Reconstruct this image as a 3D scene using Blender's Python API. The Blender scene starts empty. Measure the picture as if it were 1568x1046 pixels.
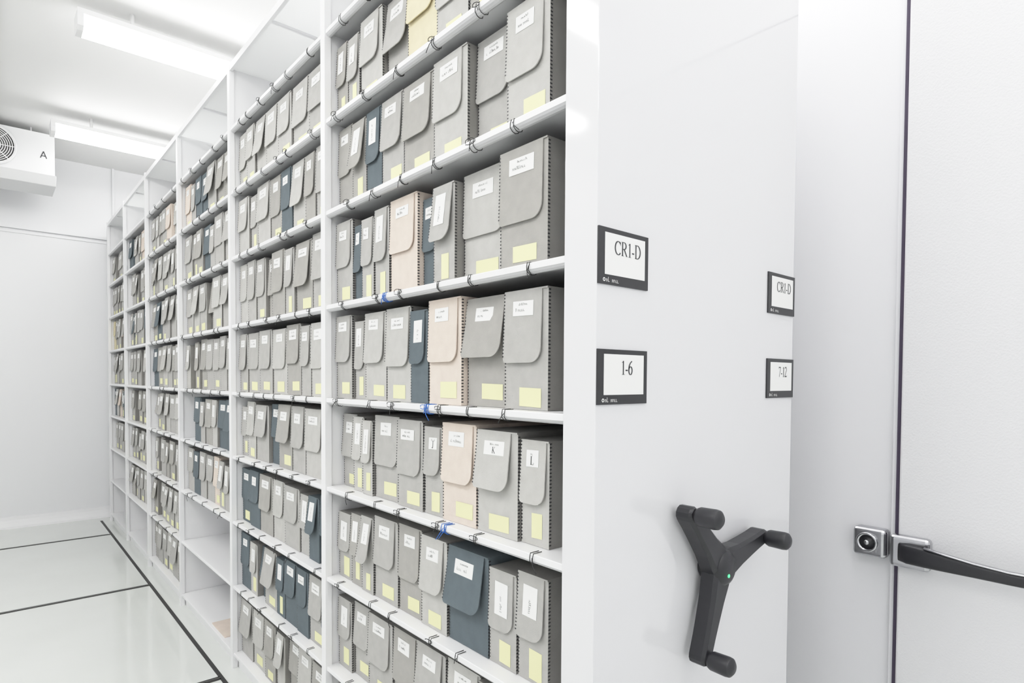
import bpy, math, random
from mathutils import Matrix, Vector
random.seed(7)
S = bpy.context.scene
vs = S.view_settings
vs.view_transform = 'Standard'
vs.look = 'None'
vs.exposure = 0.10
vs.gamma = 1.04
vs.use_curve_mapping = True
cmn = vs.curve_mapping
cmn.use_clip = False
cmn.white_level = (1.8, 1.8, 1.8)
cc = cmn.curves[3]
for L, o_ in ((0.1, 0.108), (0.2, 0.225), (0.4, 0.45), (0.6, 0.64), (0.8, 0.775), (1.0, 0.86), (1.4, 0.955)):
    cc.points.new(L/1.8, o_)
cmn.update()

# ---------------------------------------------------------------- materials
def mat(name, col, rough=0.5, metal=0.0, spec=0.5, bump=0.0, bscale=200.0, var=0.0, vscale=6.0, emit=None, estr=0.0, coat=0.0):
    m = bpy.data.materials.new(name); m.use_nodes = True
    nt = m.node_tree; b = nt.nodes['Principled BSDF']
    b.inputs['Base Color'].default_value = (*col, 1)
    b.inputs['Roughness'].default_value = rough
    b.inputs['Metallic'].default_value = metal
    b.inputs['Specular IOR Level'].default_value = spec
    b.inputs['Coat Weight'].default_value = coat
    b.inputs['Coat Roughness'].default_value = 0.12
    tc = nt.nodes.new('ShaderNodeTexCoord')
    if var > 0:
        n = nt.nodes.new('ShaderNodeTexNoise'); n.inputs['Scale'].default_value = vscale; n.inputs['Detail'].default_value = 4
        nt.links.new(tc.outputs['Object'], n.inputs['Vector'])
        r = nt.nodes.new('ShaderNodeValToRGB')
        r.color_ramp.elements[0].position = 0.3; r.color_ramp.elements[1].position = 0.7
        r.color_ramp.elements[0].color = (*[c*(1-var) for c in col], 1)
        r.color_ramp.elements[1].color = (*[min(1, c*(1+var)) for c in col], 1)
        nt.links.new(n.outputs['Fac'], r.inputs['Fac']); nt.links.new(r.outputs['Color'], b.inputs['Base Color'])
    if bump > 0:
        n = nt.nodes.new('ShaderNodeTexNoise'); n.inputs['Scale'].default_value = bscale; n.inputs['Detail'].default_value = 2
        nt.links.new(tc.outputs['Object'], n.inputs['Vector'])
        bp = nt.nodes.new('ShaderNodeBump'); bp.inputs['Strength'].default_value = bump; bp.inputs['Distance'].default_value = 0.002
        nt.links.new(n.outputs['Fac'], bp.inputs['Height']); nt.links.new(bp.outputs['Normal'], b.inputs['Normal'])
    if emit:
        b.inputs['Emission Color'].default_value = (*emit, 1); b.inputs['Emission Strength'].default_value = estr
    return m

M_wall = mat('wall_paint', (0.85, 0.855, 0.87), 0.45, bump=0.05, bscale=60)
M_rwall = mat('coldroom_panel', (0.88, 0.88, 0.91), 0.4, bump=0.04, bscale=40)
M_ceil = mat('ceiling_paint', (0.86, 0.86, 0.85), 0.6)
M_floor = mat('floor_vinyl', (0.73, 0.755, 0.725), 0.07, spec=0.7, var=0.025, vscale=2.0)
M_steel = mat('white_powder_steel', (0.86, 0.86, 0.87), 0.35)
M_panel = mat('gloss_white_panel', (0.755, 0.755, 0.775), 0.07, spec=0.65, var=0.01, vscale=1.5)
M_shelf = mat('shelf_steel', (0.86, 0.86, 0.87), 0.35)
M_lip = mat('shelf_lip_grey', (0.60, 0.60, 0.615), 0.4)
M_canopy = bpy.data.materials.new('frosted_acrylic'); M_canopy.use_nodes = True
_nt = M_canopy.node_tree; _pb = _nt.nodes['Principled BSDF']; _pb.inputs['Base Color'].default_value = (0.9, 0.9, 0.9, 1); _pb.inputs['Roughness'].default_value = 0.5
_tr = _nt.nodes.new('ShaderNodeBsdfTranslucent'); _tr.inputs['Color'].default_value = (0.82, 0.83, 0.83, 1)
_mx = _nt.nodes.new('ShaderNodeMixShader'); _mx.inputs[0].default_value = 0.45
_nt.links.new(_pb.outputs[0], _mx.inputs[1]); _nt.links.new(_tr.outputs[0], _mx.inputs[2]); _nt.links.new(_mx.outputs[0], _nt.nodes['Material Output'].inputs['Surface'])
M_g1 = mat('box_board_grey', (0.44, 0.433, 0.415), 0.85, bump=0.3, bscale=500, var=0.05, vscale=30)
M_g2 = mat('box_board_light', (0.51, 0.503, 0.48), 0.85, bump=0.3, bscale=500, var=0.05, vscale=30)
M_g3 = mat('box_board_warm', (0.385, 0.375, 0.352), 0.85, bump=0.3, bscale=500, var=0.05, vscale=30)
M_b = mat('box_board_slate', (0.115, 0.142, 0.158), 0.8, bump=0.3, bscale=500, var=0.06, vscale=30)
M_p = mat('box_board_peach', (0.72, 0.62, 0.54), 0.85, bump=0.3, bscale=500, var=0.04, vscale=30)
M_y = mat('box_board_manila', (0.74, 0.66, 0.44), 0.85, var=0.04, vscale=30)
M_label = mat('label_paper', (0.88, 0.88, 0.865), 0.7)
M_sticky = mat('sticky_note', (0.82, 0.81, 0.46), 0.7)
M_ink = mat('ink', (0.05, 0.05, 0.055), 0.6)
M_side_shade = mat('box_side_shade', (0.25, 0.243, 0.23), 0.9, bump=0.3, bscale=400, var=0.06, vscale=20)  # same grey board, darkened: shade on the box sides put into the colour
M_black = mat('black_plastic', (0.020, 0.020, 0.024), 0.38, bump=0.03, bscale=600)
M_blackf = mat('label_frame_black', (0.022, 0.022, 0.025), 0.35)
M_chrome = mat('satin_chrome', (0.50, 0.50, 0.52), 0.22, metal=1.0)
M_gasket = mat('gasket', (0.06, 0.045, 0.08), 0.6)
M_track = mat('track_dark', (0.03, 0.03, 0.03), 0.5)
M_trackm = mat('track_metal', (0.25, 0.25, 0.24), 0.35, metal=0.8)
M_door = mat('door_pebble', (0.79, 0.79, 0.81), 0.35, bump=0.5, bscale=170)
M_lamp = mat('lamp_diffuser', (0.9, 0.9, 0.9), 0.5, emit=(1, 0.995, 0.98), estr=11.0)
M_lampb = mat('lamp_body', (0.88, 0.88, 0.88), 0.4)
M_green = mat('led_green', (0.05, 0.7, 0.2), 0.4, emit=(0.1, 1, 0.3), estr=1.2)
M_cord = mat('cord_black', (0.025, 0.025, 0.025), 0.6)
M_cordb = mat('cord_blue', (0.02, 0.13, 0.5), 0.6)
M_grille = mat('grille_grey', (0.3, 0.3, 0.3), 0.5)
M_dark = mat('fan_dark', (0.14, 0.14, 0.14), 0.6)
M_evap = mat('evaporator_casing', (0.78, 0.785, 0.79), 0.4)

# ---------------------------------------------------------------- mesh builder
class MB:
    def __init__(s, mats): s.v = []; s.f = []; s.m = []; s.sm = []; s.mats = mats
    def mi(s, m): return s.mats.index(m)
    def face(s, pts, m, smooth=False):
        i = len(s.v); s.v += [tuple(p) for p in pts]; s.f.append(tuple(range(i, i+len(pts)))); s.m.append(s.mi(m)); s.sm.append(smooth)
    def box(s, x0, x1, y0, y1, z0, z1, m, mfront=None):
        i = len(s.v)
        s.v += [(x0,y0,z0),(x1,y0,z0),(x1,y1,z0),(x0,y1,z0),(x0,y0,z1),(x1,y0,z1),(x1,y1,z1),(x0,y1,z1)]
        F = [(0,3,2,1),(4,5,6,7),(0,1,5,4),(1,2,6,5),(2,3,7,6),(3,0,4,7)]
        for k, f in enumerate(F):
            s.f.append(tuple(i+a for a in f)); s.m.append(s.mi(mfront if (mfront and k == 5) else m)); s.sm.append(False)
    def prism(s, A, B, m, smooth=False, caps=True, mside=None):
        n = len(A); i = len(s.v); s.v += [tuple(p) for p in A]+[tuple(p) for p in B]
        k = s.mi(m)
        for a in range(n):
            b = (a+1) % n; s.f.append((i+a, i+b, i+n+b, i+n+a)); s.m.append(s.mi(mside[a]) if mside else k); s.sm.append(smooth)
        if caps:
            s.f.append(tuple(range(i, i+n))[::-1]); s.m.append(k); s.sm.append(False)
            s.f.append(tuple(range(i+n, i+2*n))); s.m.append(k); s.sm.append(False)
    def rings(s, R, m, smooth=True, caps=True):
        n = len(R[0]); i = len(s.v); k = s.mi(m)
        for r in R: s.v += [tuple(p) for p in r]
        for j in range(len(R)-1):
            for a in range(n):
                b = (a+1) % n
                s.f.append((i+j*n+a, i+j*n+b, i+(j+1)*n+b, i+(j+1)*n+a)); s.m.append(k); s.sm.append(smooth)
        if caps:
            s.f.append(tuple(range(i, i+n))[::-1]); s.m.append(k); s.sm.append(smooth)
            q = i+(len(R)-1)*n; s.f.append(tuple(range(q, q+n))); s.m.append(k); s.sm.append(smooth)
    def lathe(s, c, axis, prof, m, n=28, caps=True):
        ax = Vector(axis).normalized(); u = ax.orthogonal().normalized(); w = ax.cross(u); c = Vector(c); R = []
        for t, r in prof:
            R.append([c+ax*t+(u*math.cos(2*math.pi*k/n)+w*math.sin(2*math.pi*k/n))*r for k in range(n)])
        s.rings(R, m, caps=caps)
    def obj(s, name, parent=None, bevel=0):
        me = bpy.data.meshes.new(name); me.from_pydata(s.v, [], s.f)
        for m in s.mats: me.materials.append(m)
        me.polygons.foreach_set('material_index', s.m); me.polygons.foreach_set('use_smooth', s.sm); me.update()
        o = bpy.data.objects.new(name, me); S.collection.objects.link(o)
        if parent: o.parent = parent
        if bevel:
            bv = o.modifiers.new('bev', 'BEVEL'); bv.width = bevel; bv.segments = 3; bv.limit_method = 'ANGLE'; bv.angle_limit = math.radians(40)
        return o
def empty(name):
    e = bpy.data.objects.new(name, None); S.collection.objects.link(e); return e

# ---------------------------------------------------------------- layout constants
XF = 0.922; XB = 1.81; XM = 1.366
YP0, YP1 = 0.80, 0.891
POSTS = [2.115, 3.25, 4.36, 5.42, 6.42, 7.40]
SH = [0.04, 0.39, 0.725, 1.06, 1.385, 1.724, 2.065, 2.395, 2.715, 3.01]
FZ = -0.04
WALLX = 2.30; WALLY = 7.65; CEIL = 3.66; XL = -2.2; YB = -2.4

# ---------------------------------------------------------------- room
def slab(name, x0,x1,y0,y1,z0,z1,m):
    b = MB([m]); b.box(x0,x1,y0,y1,z0,z1,m); return b.obj(name)
slab('floor', XL-0.1, WALLX+0.1, YB-0.1, WALLY+0.1, FZ-0.1, FZ, M_floor)
slab('ceiling', XL-0.1, WALLX+0.1, YB-0.1, WALLY+0.1, CEIL, CEIL+0.1, M_ceil)
slab('wall_far', XL-0.1, WALLX+0.1, WALLY, WALLY+0.1, FZ, CEIL, M_wall)
slab('wall_near', XL-0.1, WALLX+0.1, YB-0.1, YB, FZ, CEIL, M_wall)
slab('wall_left', XL-0.1, XL, YB, WALLY, FZ, CEIL, M_wall)
slab('wall_right', WALLX, WALLX+0.1, YB, WALLY, FZ, CEIL, M_rwall)
b = MB([M_wall, M_steel])
b.box(XL, WALLX, WALLY-0.012, WALLY, 2.86, 2.885, M_wall); b.box(XL, WALLX, WALLY-0.03, WALLY, 2.90, 2.93, M_wall)
b.obj('trim_1')
b = MB([M_wall]); b.box(1.0, 1.02, WALLY-0.03, WALLY, 2.93, CEIL, M_wall); b.obj('trim_2')
b = MB([M_steel])
pr = [(0,0),(0.05,0),(0.045,0.02),(0.03,0.05),(0.018,0.08),(0.012,0.11),(0,0.11)]
b.prism([(XL, WALLY-p, FZ+z) for p, z in pr], [(WALLX, WALLY-p, FZ+z) for p, z in pr], M_steel); b.obj('baseboard_far')
b = MB([M_track, M_trackm])
for y in (-0.35, 1.40, 3.17, 4.93, 6.76):
    b.box(XL, XF-0.075, y-0.019, y+0.019, FZ, FZ+0.002, M_track)
    b.box(XL, XF-0.075, y-0.004, y+0.004, FZ+0.002, FZ+0.004, M_trackm)
b.box(XF-0.08, XF-0.06, YB, 7.45, FZ, FZ+0.002, M_track)
b.obj('floor_track_rails')

# ---------------------------------------------------------------- shelving
unit = empty('mobile_shelving_unit')
b = MB([M_steel, M_shelf])
for y in POSTS:
    t = 0.016
    b.box(XF+0.001, XF+0.025, y-t-0.002, y+t+0.002, FZ, 3.04, M_steel)
    b.box(XF+0.025, XB-0.025, y-t+0.006, y+t-0.006, FZ, 3.02, M_steel)
    b.box(XB-0.025, XB-0.001, y-t-0.002, y+t+0.002, FZ, 3.04, M_steel)
b.box(XM-0.002, XM+0.002, YP1, 7.40, 0.04, 2.71, M_steel)
b.box(XF+0.03, XB-0.03, YP1, 7.40, FZ, 0.03, M_steel)
b.obj('uprights', unit)
b = MB([M_shelf, M_lip])
bc = MB([M_canopy, M_steel])
ys = [YP1]+POSTS
for bi in range(len(POSTS)):
    y0 = ys[bi]+(0.0 if bi == 0 else 0.012); y1 = ys[bi+1]-0.012
    for zi, z in enumerate(SH[:9]):
        # flat front lip, shallow rounded return tube tucked under it
        P = [(0.929,z),(0.928,z-0.002),(0.928,z-0.015),(0.9295,z-0.0165),(0.932,z-0.020),(0.938,z-0.0235),(0.945,z-0.0235),(0.951,z-0.020),(0.953,z-0.014),(0.953,z-0.008),(1.362,z-0.008),(1.362,z)]
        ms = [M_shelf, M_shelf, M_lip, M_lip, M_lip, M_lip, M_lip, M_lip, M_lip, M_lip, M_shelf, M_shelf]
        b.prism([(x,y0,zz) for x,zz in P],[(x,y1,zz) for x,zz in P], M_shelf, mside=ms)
        Q = [(2*XM-x, zz) for x, zz in P][::-1]
        b.prism([(x,y0,zz) for x,zz in Q],[(x,y1,zz) for x,zz in Q], M_shelf)
    z = SH[9]
    bc.box(0.93, XB-0.008, y0, y1, z, z+0.004, M_canopy)
    bc.box(0.925, 0.94, y0, y1, z-0.012, z+0.02, M_steel); bc.box(XB-0.018, XB-0.003, y0, y1, z-0.012, z+0.02, M_steel)
    bc.box(XM-0.008, XM+0.008, y0, y1, z-0.012, z-0.0005, M_steel)
    bc.box(XM-0.002, XM+0.002, y0, y1, SH[8]+0.001, z-0.012, M_canopy)
    ym = (y0+y1)/2
    bc.box(0.94, XM-0.01, ym-0.008, ym+0.008, z-0.010, z-0.0005, M_steel)
b.obj('shelves', unit)
bc.obj('top_cover', unit)
b = MB([M_panel]); b.box(XF, XB, YP0, YP1, FZ, 3.12, M_panel); b.obj('end_panel', unit, bevel=0.002)

# ---------------------------------------------------------------- glyph strokes (serif style)
def arc(cx, cy, rx, ry, a0, a1, n=18):
    return [(cx+rx*math.cos(math.radians(a0+(a1-a0)*k/n)), cy+ry*math.sin(math.radians(a0+(a1-a0)*k/n))) for k in range(n+1)]
def awid(pts, thin=0.05, thick=0.14):
    w = []
    for k in range(len(pts)):
        a = pts[max(0,k-1)]; c = pts[min(len(pts)-1,k+1)]
        dx, dy = c[0]-a[0], c[1]-a[1]; L = math.hypot(dx,dy) or 1
        w.append(thin+(thick-thin)*abs(dy)/L)
    return w
def G(*strokes): return strokes
def st(pts, w=None): return (pts, w if isinstance(w, list) else ([w*1.15]*len(pts) if w else awid(pts)))
GL = {
 'C': (0.72, G(st(arc(0.38,0.5,0.33,0.47,42,318)), st([(0.64,0.98),(0.64,0.7)],0.035))),
 'R': (0.74, G(st([(0.15,0),(0.15,1)],0.12), st([(0.02,0.985),(0.3,0.985)],0.03), st([(0.02,0.015),(0.29,0.015)],0.03),
       st([(0.15,0.98),(0.32,0.98)]+arc(0.32,0.74,0.22,0.24,88,-88)+[(0.15,0.5)]), st([(0.33,0.5),(0.63,0.02)],0.11), st([(0.55,0.015),(0.74,0.015)],0.03))),
 'D': (0.78, G(st([(0.15,0),(0.15,1)],0.12), st([(0.02,0.985),(0.3,0.985)],0.03), st([(0.02,0.015),(0.3,0.015)],0.03),
       st([(0.15,0.98),(0.3,0.98)]+arc(0.3,0.5,0.36,0.48,88,-88)+[(0.15,0.02)]))),
 '1': (0.45, G(st([(0.24,0),(0.24,1)],0.11), st([(0.08,0.86),(0.24,0.97)],0.04), st([(0.08,0.015),(0.4,0.015)],0.03))),
 '-': (0.36, G(st([(0.04,0.32),(0.30,0.32)],0.09))),
 '6': (0.52, G(st([(0.44,0.99)]+arc(0.5,0.38,0.42,0.60,110,180)+arc(0.26,0.32,0.19,0.31,180,360)+arc(0.26,0.32,0.19,0.27,0,150)))),
 '7': (0.52, G(st([(0.04,0.78),(0.08,0.95)],0.04), st([(0.06,0.95),(0.46,0.95)],0.09), st([(0.46,0.96),(0.2,0)],0.07))),
 '2': (0.52, G(st(arc(0.24,0.75,0.19,0.23,160,-40)+[(0.06,0.06)],0.08), st([(0.04,0.05),(0.46,0.05)],0.1), st([(0.46,0.04),(0.5,0.2)],0.04))),
 'K': (0.8, G(st([(0.15,0),(0.15,1)],0.12), st([(0.02,0.985),(0.3,0.985)],0.04), st([(0.02,0.015),(0.3,0.015)],0.04), st([(0.17,0.42),(0.62,0.98)],0.05), st([(0.3,0.55),(0.68,0.02)],0.12), st([(0.5,0.985),(0.75,0.985)],0.04), st([(0.55,0.015),(0.8,0.015)],0.04))),
 'L': (0.65, G(st([(0.15,0),(0.15,1)],0.12), st([(0.02,0.985),(0.3,0.985)],0.04), st([(0.02,0.02),(0.55,0.02)],0.05), st([(0.55,0.01),(0.58,0.25)],0.05))),
 'J': (0.45, G(st([(0.28,1),(0.28,0.2)]+arc(0.16,0.18,0.12,0.18,0,-150,8),0.11), st([(0.12,0.985),(0.42,0.985)],0.04))),
}
def ribbon(b, pts, ws, fn, m):
    L = []; R = []
    for k in range(len(pts)):
        a = pts[max(0,k-1)]; c = pts[min(len(pts)-1,k+1)]
        dx, dy = c[0]-a[0], c[1]-a[1]; n = math.hypot(dx,dy) or 1
        nx, ny = -dy/n*ws[k]/2, dx/n*ws[k]/2
        L.append((pts[k][0]+nx, pts[k][1]+ny)); R.append((pts[k][0]-nx, pts[k][1]-ny))
    for k in range(len(pts)-1):
        b.face([fn(*L[k]), fn(*L[k+1]), fn(*R[k+1]), fn(*R[k])], m)
def text(b, s, fn, size, m, sx=1.0):
    tot = sum(GL[c][0] for c in s)*size*sx; x = -tot/2
    for c in s:
        adv, ss = GL[c]
        for pts, w in ss:
            ribbon(b, [(x+p[0]*size*sx, p[1]*size) for p in pts], [q*size for q in w], fn, m)
        x += adv*size*sx
def scribble(b, fn, u0, u1, v, size, m, rnd):
    u = u0
    while u < u1-size*0.4:
        k = rnd.random(); w = size*(0.3+0.35*rnd.random())
        if k < 0.14: u += w; continue
        h = size*(1.0 if rnd.random() < 0.25 else 0.62)
        ribbon(b, [(u, v), (u, v+h)], [size*0.11]*2, fn, m)
        if k < 0.6: ribbon(b, [(u, v+h*0.9), (u+w*0.6, v+h*0.85), (u+w*0.7, v+h*0.1)], [size*0.09]*3, fn, m)
        else: ribbon(b, [(u, v+0.05*h), (u+w*0.7, v+0.1*h)], [size*0.09]*2, fn, m)
        u += w+size*0.12

# ---------------------------------------------------------------- end-panel card holders
def card(x0, x1, z0, z1, s, size):
    b = MB([M_blackf, M_label, M_ink])
    y = YP0
    b.box(x0, x1, y-0.004, y-0.0002, z0, z1, M_blackf)
    cx0, cx1, cz0, cz1 = x0+0.019, x1-0.013, z0+0.020, z1-0.010
    b.box(cx0, cx1, y-0.0048, y-0.0038, cz0, cz1, M_label)
    fn = lambda u, v: (u+(cx0+cx1)/2+0.008, y-0.0052, v)
    text(b, s, lambda u, v: fn(u, v+cz1-0.013-size), size, M_ink, 1.0)
    rnd = random.Random(3)
    f2 = lambda u, v: (u, y-0.0044, v)
    scribble(b, f2, x0+0.024, x0+0.068, z0+0.005, 0.010, M_label, rnd)
    ribbon(b, arc(x0+0.017, z0+0.009, 0.003, 0.003, 0, 360, 10), [0.002]*11, f2, M_label)
    return b.obj('card_holder', unit)
card(XF+0.001, 1.087, 1.654, 1.769, 'CR1-D', 0.029)
card(XF+0.001, 1.087, 1.408, 1.522, '1-6', 0.029)
card(1.645, XB-0.001, 1.650, 1.765, 'CR1-D', 0.029)
card(1.645, XB-0.001, 1.410, 1.522, '7-12', 0.029)

# ---------------------------------------------------------------- crank handle
b = MB([M_black, M_green])
HC = (1.343, 1.003)
b.lathe((HC[0], YP0, HC[1]), (0,-1,0), [(0,0.036),(0.010,0.036),(0.016,0.032),(0.03,0.032)], M_black)
b.lathe((HC[0], 0.785, HC[1]), (0,-1,0), [(0,0.044),(0.022,0.046),(0.038,0.044),(0.047,0.038),(0.053,0.026),(0.054,0.0001)], M_black)
yA0, yA1 = 0.750, 0.783
for ang, Rr in ((133, 0.203), (12, 0.203), (249, 0.214)):
    a = math.radians(ang); d = (math.cos(a), math.sin(a)); n = (-d[1], d[0])
    prof = [(0.0,0.040),(0.04,0.037),(0.08,0.029),(0.13,0.024),(0.17,0.021),(Rr,0.020)]
    def pt(t, w, y): return (HC[0]+d[0]*t+n[0]*w, y, HC[1]+d[1]*t+n[1]*w)
    tip = [(Rr+0.020*math.cos(q), 0.020*math.sin(q)) for q in [math.radians(v) for v in (60,30,0,-30,-60)]]
    out = [(t, w) for t, w in prof]+tip+[(t,-w) for t, w in prof[::-1]]
    A = [pt(t, w, yA0) for t, w in out]; B = [pt(t, w, yA1) for t, w in out]
    C = [pt(t if abs(w)>0.001 else t-0.004, w*0.72, yA0-0.008) for t, w in out]
    b.rings([B, A, C], M_black, smooth=False)
    kx, kz = HC[0]+d[0]*Rr, HC[1]+d[1]*Rr
    b.lathe((kx, 0.750, kz), (0,-1,0), [(0,0.014),(0.010,0.014),(0.013,0.019),(0.02,0.022),(0.04,0.0225),(0.056,0.023),(0.065,0.0215),(0.071,0.014),(0.073,0.0001)], M_black)
b.lathe((HC[0]-0.010, 0.7315, HC[1]-0.014), (0,-1,0), [(0,0.0045),(0.002,0.0045),(0.0025,0.0001)], M_green, n=12)
b.obj('crank_handle', unit, bevel=0.0015)

# ---------------------------------------------------------------- archive boxes
MATS = [M_g1, M_g2, M_g3, M_b, M_p, M_y, M_label, M_sticky, M_ink, M_side_shade, M_black]
bx = MB(MATS)
rnd = random.Random(11)
CM = {'g': (M_g1, M_g1, M_g2, M_g3), 'b': (M_b,), 'p': (M_p,), 'y': (M_y,)}
def docbox(yl, w, z, h, c, detail, letter=None):
    """front faces -X; u runs from the left edge (larger Y) to the right."""
    m = rnd.choice(CM[c]); ms = M_side_shade if c == 'g' else m
    xf = 0.967+rnd.uniform(0, 0.012)+(rnd.uniform(0, 0.03) if rnd.random() < 0.12 else 0); d = 0.345; w2 = w-0.004
    yr = yl-w2; z += 0.0008
    fn0 = lambda u, v, x: (x, yl-u, z+v)
    bx.box(xf, xf+d, yr, yl, z, z+h-0.004, ms, mfront=m)
    fh = h*rnd.uniform(0.55, 0.63) if c != 'y' else h*0.5
    tilt = rnd.uniform(0.004, 0.011) if rnd.random() < 0.82 else rnd.uniform(0.014, 0.026)
    u0, u1 = 0.0, w2*rnd.uniform(0.84, 0.93)
    r = min(0.034, w2*0.34); r2 = min(0.013, w2*0.18); vb = h-fh
    bx.box(xf-0.003, xf+d, yr, yl, z+h-0.004, z+h, ms, mfront=m)
    out = [(u0, h-0.001), (u1, h-0.001), (u1, h-fh*0.5)]
    n = 7 if detail else 3
    out += [(u1-r+r*math.cos(q), vb+r+r*math.sin(q)) for q in [-(math.pi/2)*k/n for k in range(n+1)]]
    out += [(u0+r2-r2*math.sin(q), vb+r2-r2*math.cos(q)) for q in [(math.pi/2)*k/n for k in range(n+1)]]
    out += [(u0, h-fh*0.5)]
    def xo(v): return xf-0.003-tilt*((h-v)/fh)**1.3 if v < h else xf-0.003
    A = [fn0(u, v, xo(v)) for u, v in out]; B = [fn0(u, v, xo(v)+0.0028) for u, v in out]
    bx.prism(A, B, m)
    stp = 0.0085 if detail == 2 else (0.012 if detail == 1 else 0.02)
    v = 0.008
    while v < h-0.006:
        xx = (xo(v) if v > vb+0.01 else xf)-0.0006
        bx.face([fn0(-0.0012, v, xx), fn0(0.0035, v, xx), fn0(0.0035, v+stp*0.40, xx), fn0(-0.0012, v+stp*0.40, xx)], M_black)
        v += stp
    if detail == 2:
        v = 0.008
        while v < h-0.006:
            yq = yr-0.0006
            bx.face([(xf-0.0005, yq, z+v), (xf+0.007, yq, z+v), (xf+0.007, yq, z+v+0.0032), (xf-0.0005, yq, z+v+0.0032)], M_black)
            v += 0.0085
    narrow = w2 < 0.11
    def fl(u, v): return fn0(u, v, xo(v)-0.0012)
    if narrow and rnd.random() < 0.8:
        lw, lh = w2*0.48, rnd.uniform(0.06, 0.09)
    else:
        lw, lh = w2*rnd.uniform(0.42, 0.54), rnd.uniform(0.032, 0.042)
    lu = w2*0.46-lw/2+rnd.uniform(-0.004, 0.006); lv = h-0.022-lh-rnd.uniform(0, 0.01); ro = rnd.uniform(-0.002, 0.002)
    if c != 'y':
        bx.face([fl(lu, lv), fl(lu+lw, lv+ro), fl(lu+lw, lv+lh+ro), fl(lu, lv+lh)], M_label)
        if detail:
            f3 = lambda u, v: fn0(u, v, xo(v)-0.0018)
            if letter:
                text(bx, letter, lambda u, v: f3(u+lu+lw/2, v+lv+lh*0.15), lh*0.45 if not narrow else 0.02, M_ink)
                scribble(bx, f3, lu+lw*0.3, lu+lw*0.75, lv+lh*0.72, 0.006, M_ink, rnd)
            elif narrow and lh > 0.05:
                f4 = lambda a, q: f3(lu+lw*0.5+q, lv+a)
                scribble(bx, f4, lh*0.12, lh*rnd.uniform(0.6, 0.9), -0.004, 0.008, M_ink, rnd)
            else:
                scribble(bx, f3, lu+lw*0.3, lu+lw*0.75, lv+lh*0.68, 0.006, M_ink, rnd)
                scribble(bx, f3, lu+lw*0.15, lu+lw*rnd.uniform(0.6, 0.9), lv+lh*0.28, 0.0085, M_ink, rnd)
    if rnd.random() < (0.93 if c in 'gp' else 0.15):
        f5 = lambda u, v: fn0(u, v, xf-0.0009)
        sw, sh2 = (w2*0.5, rnd.uniform(0.036, 0.046)) if not narrow else (w2*rnd.uniform(0.35, 0.45), rnd.uniform(0.055, 0.08))
        su = w2*rnd.uniform(0.24, 0.42) if not narrow else w2*0.38; sv = rnd.uniform(0.008, 0.022)
        if detail == 2 or rnd.random() < 0.65:
            bx.face([f5(su, sv), f5(su+sw, sv+ro), f5(su+sw, sv+sh2+ro), f5(su, sv+sh2)], M_sticky)

ROW1 = {
 7: [(.08,'g'),(.08,'g'),(.14,'g'),(.14,'g'),(.15,'y'),(.14,'g'),(.14,'g'),(.15,'g')],
 6: [(.11,'g'),(.10,'g'),(.10,'b'),(.13,'g'),(.16,'g'),(.155,'g'),(.15,'g'),(.145,'g')],
 5: [(.12,'g'),(.06,'b'),(.08,'g'),(.09,'g'),(.15,'p'),(.085,'b'),(.10,'g'),(.18,'g'),(.16,'g')],
 4: [(.12,'g'),(.08,'g'),(.14,'g'),(.145,'g'),(.095,'b'),(.155,'p'),(.17,'g'),(.15,'g')],
 3: [(.11,'g'),(.08,'g'),(.07,'g'),(.155,'g'),(.14,'g'),(.095,'g','J'),(.15,'p'),(.155,'g','K'),(.095,'g','L')],
 2: [(.10,'g'),(.08,'g'),(.08,'g'),(.14,'g'),(.125,'g'),(.125,'g'),(.165,'b'),(.10,'g'),(.10,'g')],
 1: [(.10,'g'),(.12,'g'),(.15,'g'),(.14,'g'),(.14,'g'),(.14,'g'),(.13,'g'),(.10,'g')],
 0: [(.12,'g'),(.12,'g'),(.14,'g'),(.14,'b'),(.14,'g'),(.14,'g'),(.13,'g'),(.10,'g')],
}
ROW2 = {7:'gggggg',6:'ggggbg',5:'gggggg',4:'gggggggg',3:'gggbg',2:'bbgggg',1:'bgbgbb',0:'gggggggg'}
HB = {0:0.285, 1:0.278, 2:0.278, 3:0.280, 4:0.302, 5:0.304, 6:0.295, 7:0.283}
def hh(row, w): return HB[row]-rnd.uniform(0, 0.014)-(rnd.uniform(0.004, 0.028) if w < 0.11 else 0)
for row, L in ROW1.items():
    y = POSTS[0]-0.022; tot = sum(i[0] for i in L); sc = (y-0.982)/tot
    for it in L:
        w, c = it[0]*sc, it[1]
        docbox(y, w-0.0015, SH[row], hh(row, w), c, 2, it[2] if len(it) > 2 else None)
        y -= w
def fill(bi, row, pat=None):
    y = POSTS[bi]-0.022; yend = POSTS[bi-1]+0.022; k = 0
    while y-0.075 > yend:
        if pat: c = pat[k % len(pat)]
        else: c = rnd.choices('gbpy ', [0.80, 0.09, 0.055, 0.01, 0.045])[0]
        k += 1
        w = rnd.choice([0.10, 0.12, 0.14, 0.155, 0.17])
        if c == ' ': y -= 0.09; continue
        if y-w < yend: w = y-yend
        if w < 0.06: break
        docbox(y, w, SH[row], hh(row, w), c, 1 if bi < 3 else 0)
        y -= w+0.0015
for row in range(8): fill(1, row, ROW2[row])
for bi in range(2, 6):
    for row in range(8):
        if bi == 2 and row in (0, 1): continue
        if bi == 4 and row == 0: continue
        if bi == 5 and row in (0, 1): continue
        fill(bi, row)
bx.obj('archive_document_boxes')

b = MB([M_p]); b.box(0.945, 1.12, 3.45, 3.70, SH[0]+0.0003, SH[0]+0.006, M_p); b.obj('manila_folder')

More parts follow.
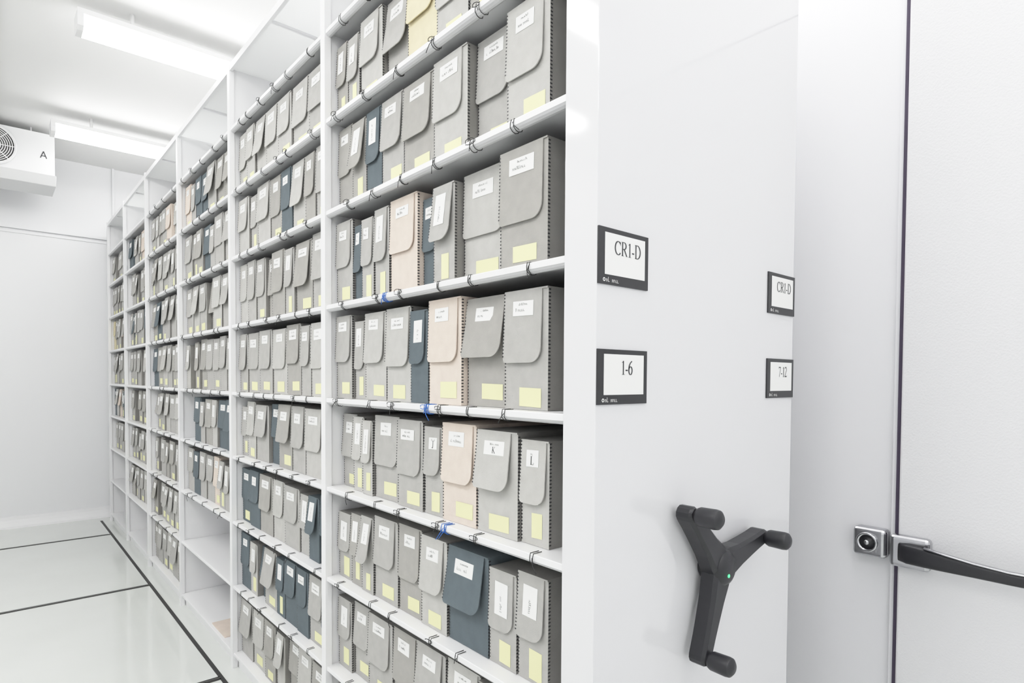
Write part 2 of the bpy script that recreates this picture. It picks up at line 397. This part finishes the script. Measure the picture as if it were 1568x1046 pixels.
# ---------------------------------------------------------------- tie cords round the shelf lips
cu = bpy.data.curves.new('shelf_tie_cords', 'CURVE'); cu.dimensions = '3D'; cu.bevel_depth = 0.0010; cu.bevel_resolution = 1
cu.materials.append(M_cord); cu.materials.append(M_cordb)
def poly(pts, mi=0, cyc=False):
    sp = cu.splines.new('POLY'); sp.points.add(len(pts)-1)
    for i, p in enumerate(pts): sp.points[i].co = (*p, 1)
    sp.use_cyclic_u = cyc; sp.material_index = mi
def tie(y, z, mi=0):
    e = 0.0015; s = rnd.uniform(-0.006, 0.006)
    loop = [(0.955, z+e), (0.930-e, z+e), (0.926, z-0.008), (0.926, z-0.017), (0.933, z-0.024), (0.942, z-0.0265), (0.952, z-0.023), (0.956, z-0.012)]
    poly([(x, y+s*k/6, zz) for k, (x, zz) in enumerate(loop)], mi)
    poly([(x, y+0.010-s*k/6, zz) for k, (x, zz) in enumerate(loop)], mi)
    if rnd.random() < 0.5:
        r = rnd.uniform(0.008, 0.014)
        poly([(0.922-0.003*math.sin(k), y+0.006+r*1.4*math.cos(k*0.7), z-0.006+r*0.6*math.sin(k*0.7)) for k in range(9)], mi)
    if rnd.random() < 0.5 or mi:
        l = rnd.uniform(0.02, 0.045); dy = rnd.uniform(-0.03, 0.03)
        poly([(0.924, y, z-0.008), (0.919, y+dy*0.4, z-l*0.6), (0.920, y+dy, z-l)], mi)
for bi, n in ((0, 6), (1, 6), (2, 5), (3, 4)):
    y0 = ys[bi]+0.06; y1 = ys[bi+1]-0.06
    for zi in range(1, 9):
        if bi == 2 and zi < 2: continue
        for k in range(n):
            tie(y0+(y1-y0)*(k+rnd.uniform(0.15, 0.85))/n, SH[zi], 0)
for y, z in ((1.66, SH[5]), (1.42, SH[4]), (1.33, SH[3])): tie(y, z, 1); tie(y+0.012, z, 1)
o = bpy.data.objects.new('shelf_tie_cords', cu); S.collection.objects.link(o)

# ---------------------------------------------------------------- door, gasket, latch
door = empty('door_1')
b = MB([M_door]); b.box(WALLX-0.045, WALLX-0.001, -0.55, 0.640, FZ+0.01, 2.80, M_door); b.obj('slab', door, bevel=0.006)
b = MB([M_gasket]); b.box(WALLX-0.034, WALLX-0.001, 0.6405, 0.652, FZ+0.01, 2.812, M_gasket); b.box(WALLX-0.034, WALLX-0.001, -0.55, 0.640, 2.8005, 2.812, M_gasket)
b.box(WALLX-0.034, WALLX-0.001, -0.562, -0.5505, FZ+0.01, 2.812, M_gasket); b.obj('gasket', door)
b = MB([M_rwall]); b.box(WALLX-0.022, WALLX-0.001, 0.6525, 0.668, FZ, 2.83, M_rwall); b.box(WALLX-0.022, WALLX-0.001, -0.62, 0.668, 2.8125, 2.84, M_rwall)
b.obj('frame', door, bevel=0.002)
lat = empty('door_latch_handle')
b = MB([M_chrome, M_black])
b.box(WALLX-0.055, WALLX-0.001, 0.672, 0.775, 0.862, 0.960, M_chrome)
b.obj('strike_housing', lat, bevel=0.014)
b = MB([M_chrome, M_black])
LZ = 0.912
b.lathe((WALLX-0.055, 0.728, LZ), (-1,0,0), [(0,0.034),(0.006,0.034),(0.009,0.030),(0.009,0.026),(0.002,0.025),(0.002,0.0001)], M_chrome)
b.lathe((WALLX-0.053, 0.728, LZ), (-1,0,0), [(0,0.025),(0.005,0.024),(0.006,0.011),(0.010,0.010),(0.010,0.0001)], M_black)
b.lathe((WALLX-0.060, 0.728, LZ), (-1,0,0), [(0,0.008),(0.006,0.008),(0.007,0.0001)], M_chrome)
b.obj('lock_cylinder', lat)
b = MB([M_chrome]); b.box(WALLX-0.085, WALLX-0.045, 0.540, 0.655, 0.855, 0.960, M_chrome); b.obj('handle_base', lat, bevel=0.014)
b = MB([M_black, M_chrome])
path = [(2.212,0.625,0.908,0.028,0.010),(2.205,0.60,0.907,0.031,0.014),(2.196,0.55,0.907,0.030,0.016),(2.188,0.49,0.905,0.026,0.014),(2.182,0.42,0.902,0.021,0.013),(2.180,0.34,0.899,0.018,0.012),(2.182,0.26,0.899,0.018,0.012),(2.190,0.19,0.900,0.017,0.011),(2.194,0.17,0.900,0.010,0.006)]
R = []; 
for x, y, z, hz, hx in path:
    R.append([(x+hx*math.cos(q)*(abs(math.cos(q))**-0.3 if abs(math.cos(q))>0.01 else 1), y, z+hz*math.sin(q)*(abs(math.sin(q))**-0.3 if abs(math.sin(q))>0.01 else 1)) for q in [2*math.pi*k/24 for k in range(24)]])
b.rings(R, M_black)
R = []
for x, y, z, hz, hx in path[2:-1]:
    R.append([(x-hx*0.4+0.010*math.cos(q), y, z+hz+0.001+0.004*math.sin(q)) for q in [2*math.pi*k/12 for k in range(12)]])
b.rings(R, M_chrome)
b.obj('lever', lat)

# ---------------------------------------------------------------- lights
LC = CEIL-0.10
LP = [(-0.085,-0.030),(-0.09,-0.06),(-0.08,-0.095),(-0.045,-0.108),(0.045,-0.108),(0.08,-0.095),(0.09,-0.06),(0.085,-0.030)]
LH = [(-0.085,0.0),(-0.088,-0.031),(0.088,-0.031),(0.085,0.0)]
def lamp(a0, a1, c, along='x'):
    P3 = (lambda t, p, q: (t, c+p, LC+q)) if along == 'x' else (lambda t, p, q: (c+p, t, LC+q))
    e = empty('batten_light')
    b = MB([M_lampb])
    b.prism([P3(a0-0.03, p, q) for p, q in LH], [P3(a1+0.03, p, q) for p, q in LH], M_lampb)
    LE = [(p*1.05, q*1.03) for p, q in LP]
    for s0, s1 in ((a0-0.03, a0),(a1, a1+0.03)):
        b.prism([P3(s0, p, q) for p, q in LE], [P3(s1, p, q) for p, q in LE], M_lampb)
    for t in (a0+0.25, a1-0.25):
        x, y, z = P3(t, 0, 0); b.lathe((x, y, LC), (0,0,1), [(0,0.012),(CEIL-LC,0.012)], M_lampb, n=12)
    b.obj('housing', e)
    b = MB([M_lamp]); b.prism([P3(a0, p, q) for p, q in LP], [P3(a1, p, q) for p, q in LP], M_lamp, caps=False); b.obj('diffuser', e)
for y in (-1.65, 0.33, 2.33, 4.32, 6.28):
    lamp(0.43, 1.92, y)
for y in (-1.65, -0.6, 0.33, 1.33, 2.33, 3.33, 4.32, 5.3):
    lamp(-1.75, -0.25, y)  # added aisle rows, out of view, to brighten the shelf fronts
lamp(0.75, 2.9, 2.06, 'y')  # added unseen lamp above the side gap, lightens the right wall

# ---------------------------------------------------------------- evaporator
ev = empty('evaporator_fan_unit')
b = MB([M_evap])
b.box(-1.35, 0.46, 6.75, 7.25, 3.24, 3.60, M_evap)
b.prism([(-1.36,6.73,3.24),(-1.36,7.27,3.24),(-1.36,7.2,3.16),(-1.36,6.8,3.16)], [(0.47,6.73,3.24),(0.47,7.27,3.24),(0.47,7.2,3.16),(0.47,6.8,3.16)], M_evap)
b.obj('casing', ev, bevel=0.006)
b = MB([M_dark, M_grille, M_steel])
for cx in (0.03, -0.50, -1.03):
    b.lathe((cx, 6.75, 3.42), (0,-1,0), [(0,0.172),(0.025,0.172),(0.025,0.158),(0.0,0.156)], M_steel, caps=False)
    b.lathe((cx, 6.7495, 3.42), (0,-1,0), [(0,0.156),(0.002,0.156),(0.002,0.0001)], M_dark)
    for r in [0.0155*k for k in range(1, 11)]:
        b.rings([[(cx+(r+dr)*math.cos(q), 6.725+dy, 3.42+(r+dr)*math.sin(q)) for q in [2*math.pi*k/36 for k in range(36)]] for dr, dy in ((-0.003,0),(0.003,-0.003),(0.003,0.003),(-0.003,0))], M_steel, caps=False)
    for k in range(8):
        q = math.pi*k/4; b.face([(cx-0.003*math.sin(q), 6.721, 3.42+0.003*math.cos(q)), (cx+0.003*math.sin(q), 6.721, 3.42-0.003*math.cos(q)), (cx+0.16*math.cos(q)+0.003*math.sin(q), 6.721, 3.42+0.16*math.sin(q)-0.003*math.cos(q)), (cx+0.16*math.cos(q)-0.003*math.sin(q), 6.721, 3.42+0.16*math.sin(q)+0.003*math.cos(q))], M_steel)
b.obj('fan_grilles', ev)
b = MB([M_ink]); fa = lambda u, v: (0.38+u, 6.746, 3.38+v)
ribbon(b, [(-0.022,0),(0,0.06)], [0.008]*2, fa, M_ink); ribbon(b, [(0.022,0),(0,0.06)], [0.008]*2, fa, M_ink); ribbon(b, [(-0.013,0.02),(0.013,0.02)], [0.007]*2, fa, M_ink)
b.obj('letter_plate', ev)
b = MB([M_steel])
for x in (-1.2, 0.3):
    for y in (6.85, 7.15): b.lathe((x, y, 3.60), (0,0,1), [(0,0.006),(0.06,0.006)], M_steel, n=8)
b.obj('hangers', ev)
b = MB([M_grille]); b.lathe((0.045, YB, CEIL-0.012), (0,1,0), [(0,0.010),(9.3,0.010)], M_grille, n=10); b.obj('ceiling_conduit')

# ---------------------------------------------------------------- world + camera
w = bpy.data.worlds.new('World'); S.world = w; w.use_nodes = True
w.node_tree.nodes['Background'].inputs[0].default_value = (0.9, 0.93, 1, 1); w.node_tree.nodes['Background'].inputs[1].default_value = 0.5
cam = bpy.data.cameras.new('camera'); co = bpy.data.objects.new('camera', cam); S.collection.objects.link(co); S.camera = co
cam.sensor_width = 36; cam.lens = 36*916/1568; cam.shift_y = 0.0517; cam.clip_start = 0.02
Mx = Matrix.Rotation(math.radians(-41.1), 4, 'Z') @ Matrix.Rotation(math.radians(90-1.5), 4, 'X') @ Matrix.Rotation(math.radians(0.35), 4, 'Z')
co.matrix_world = Matrix.Translation((0, 0, 1.46)) @ Mx
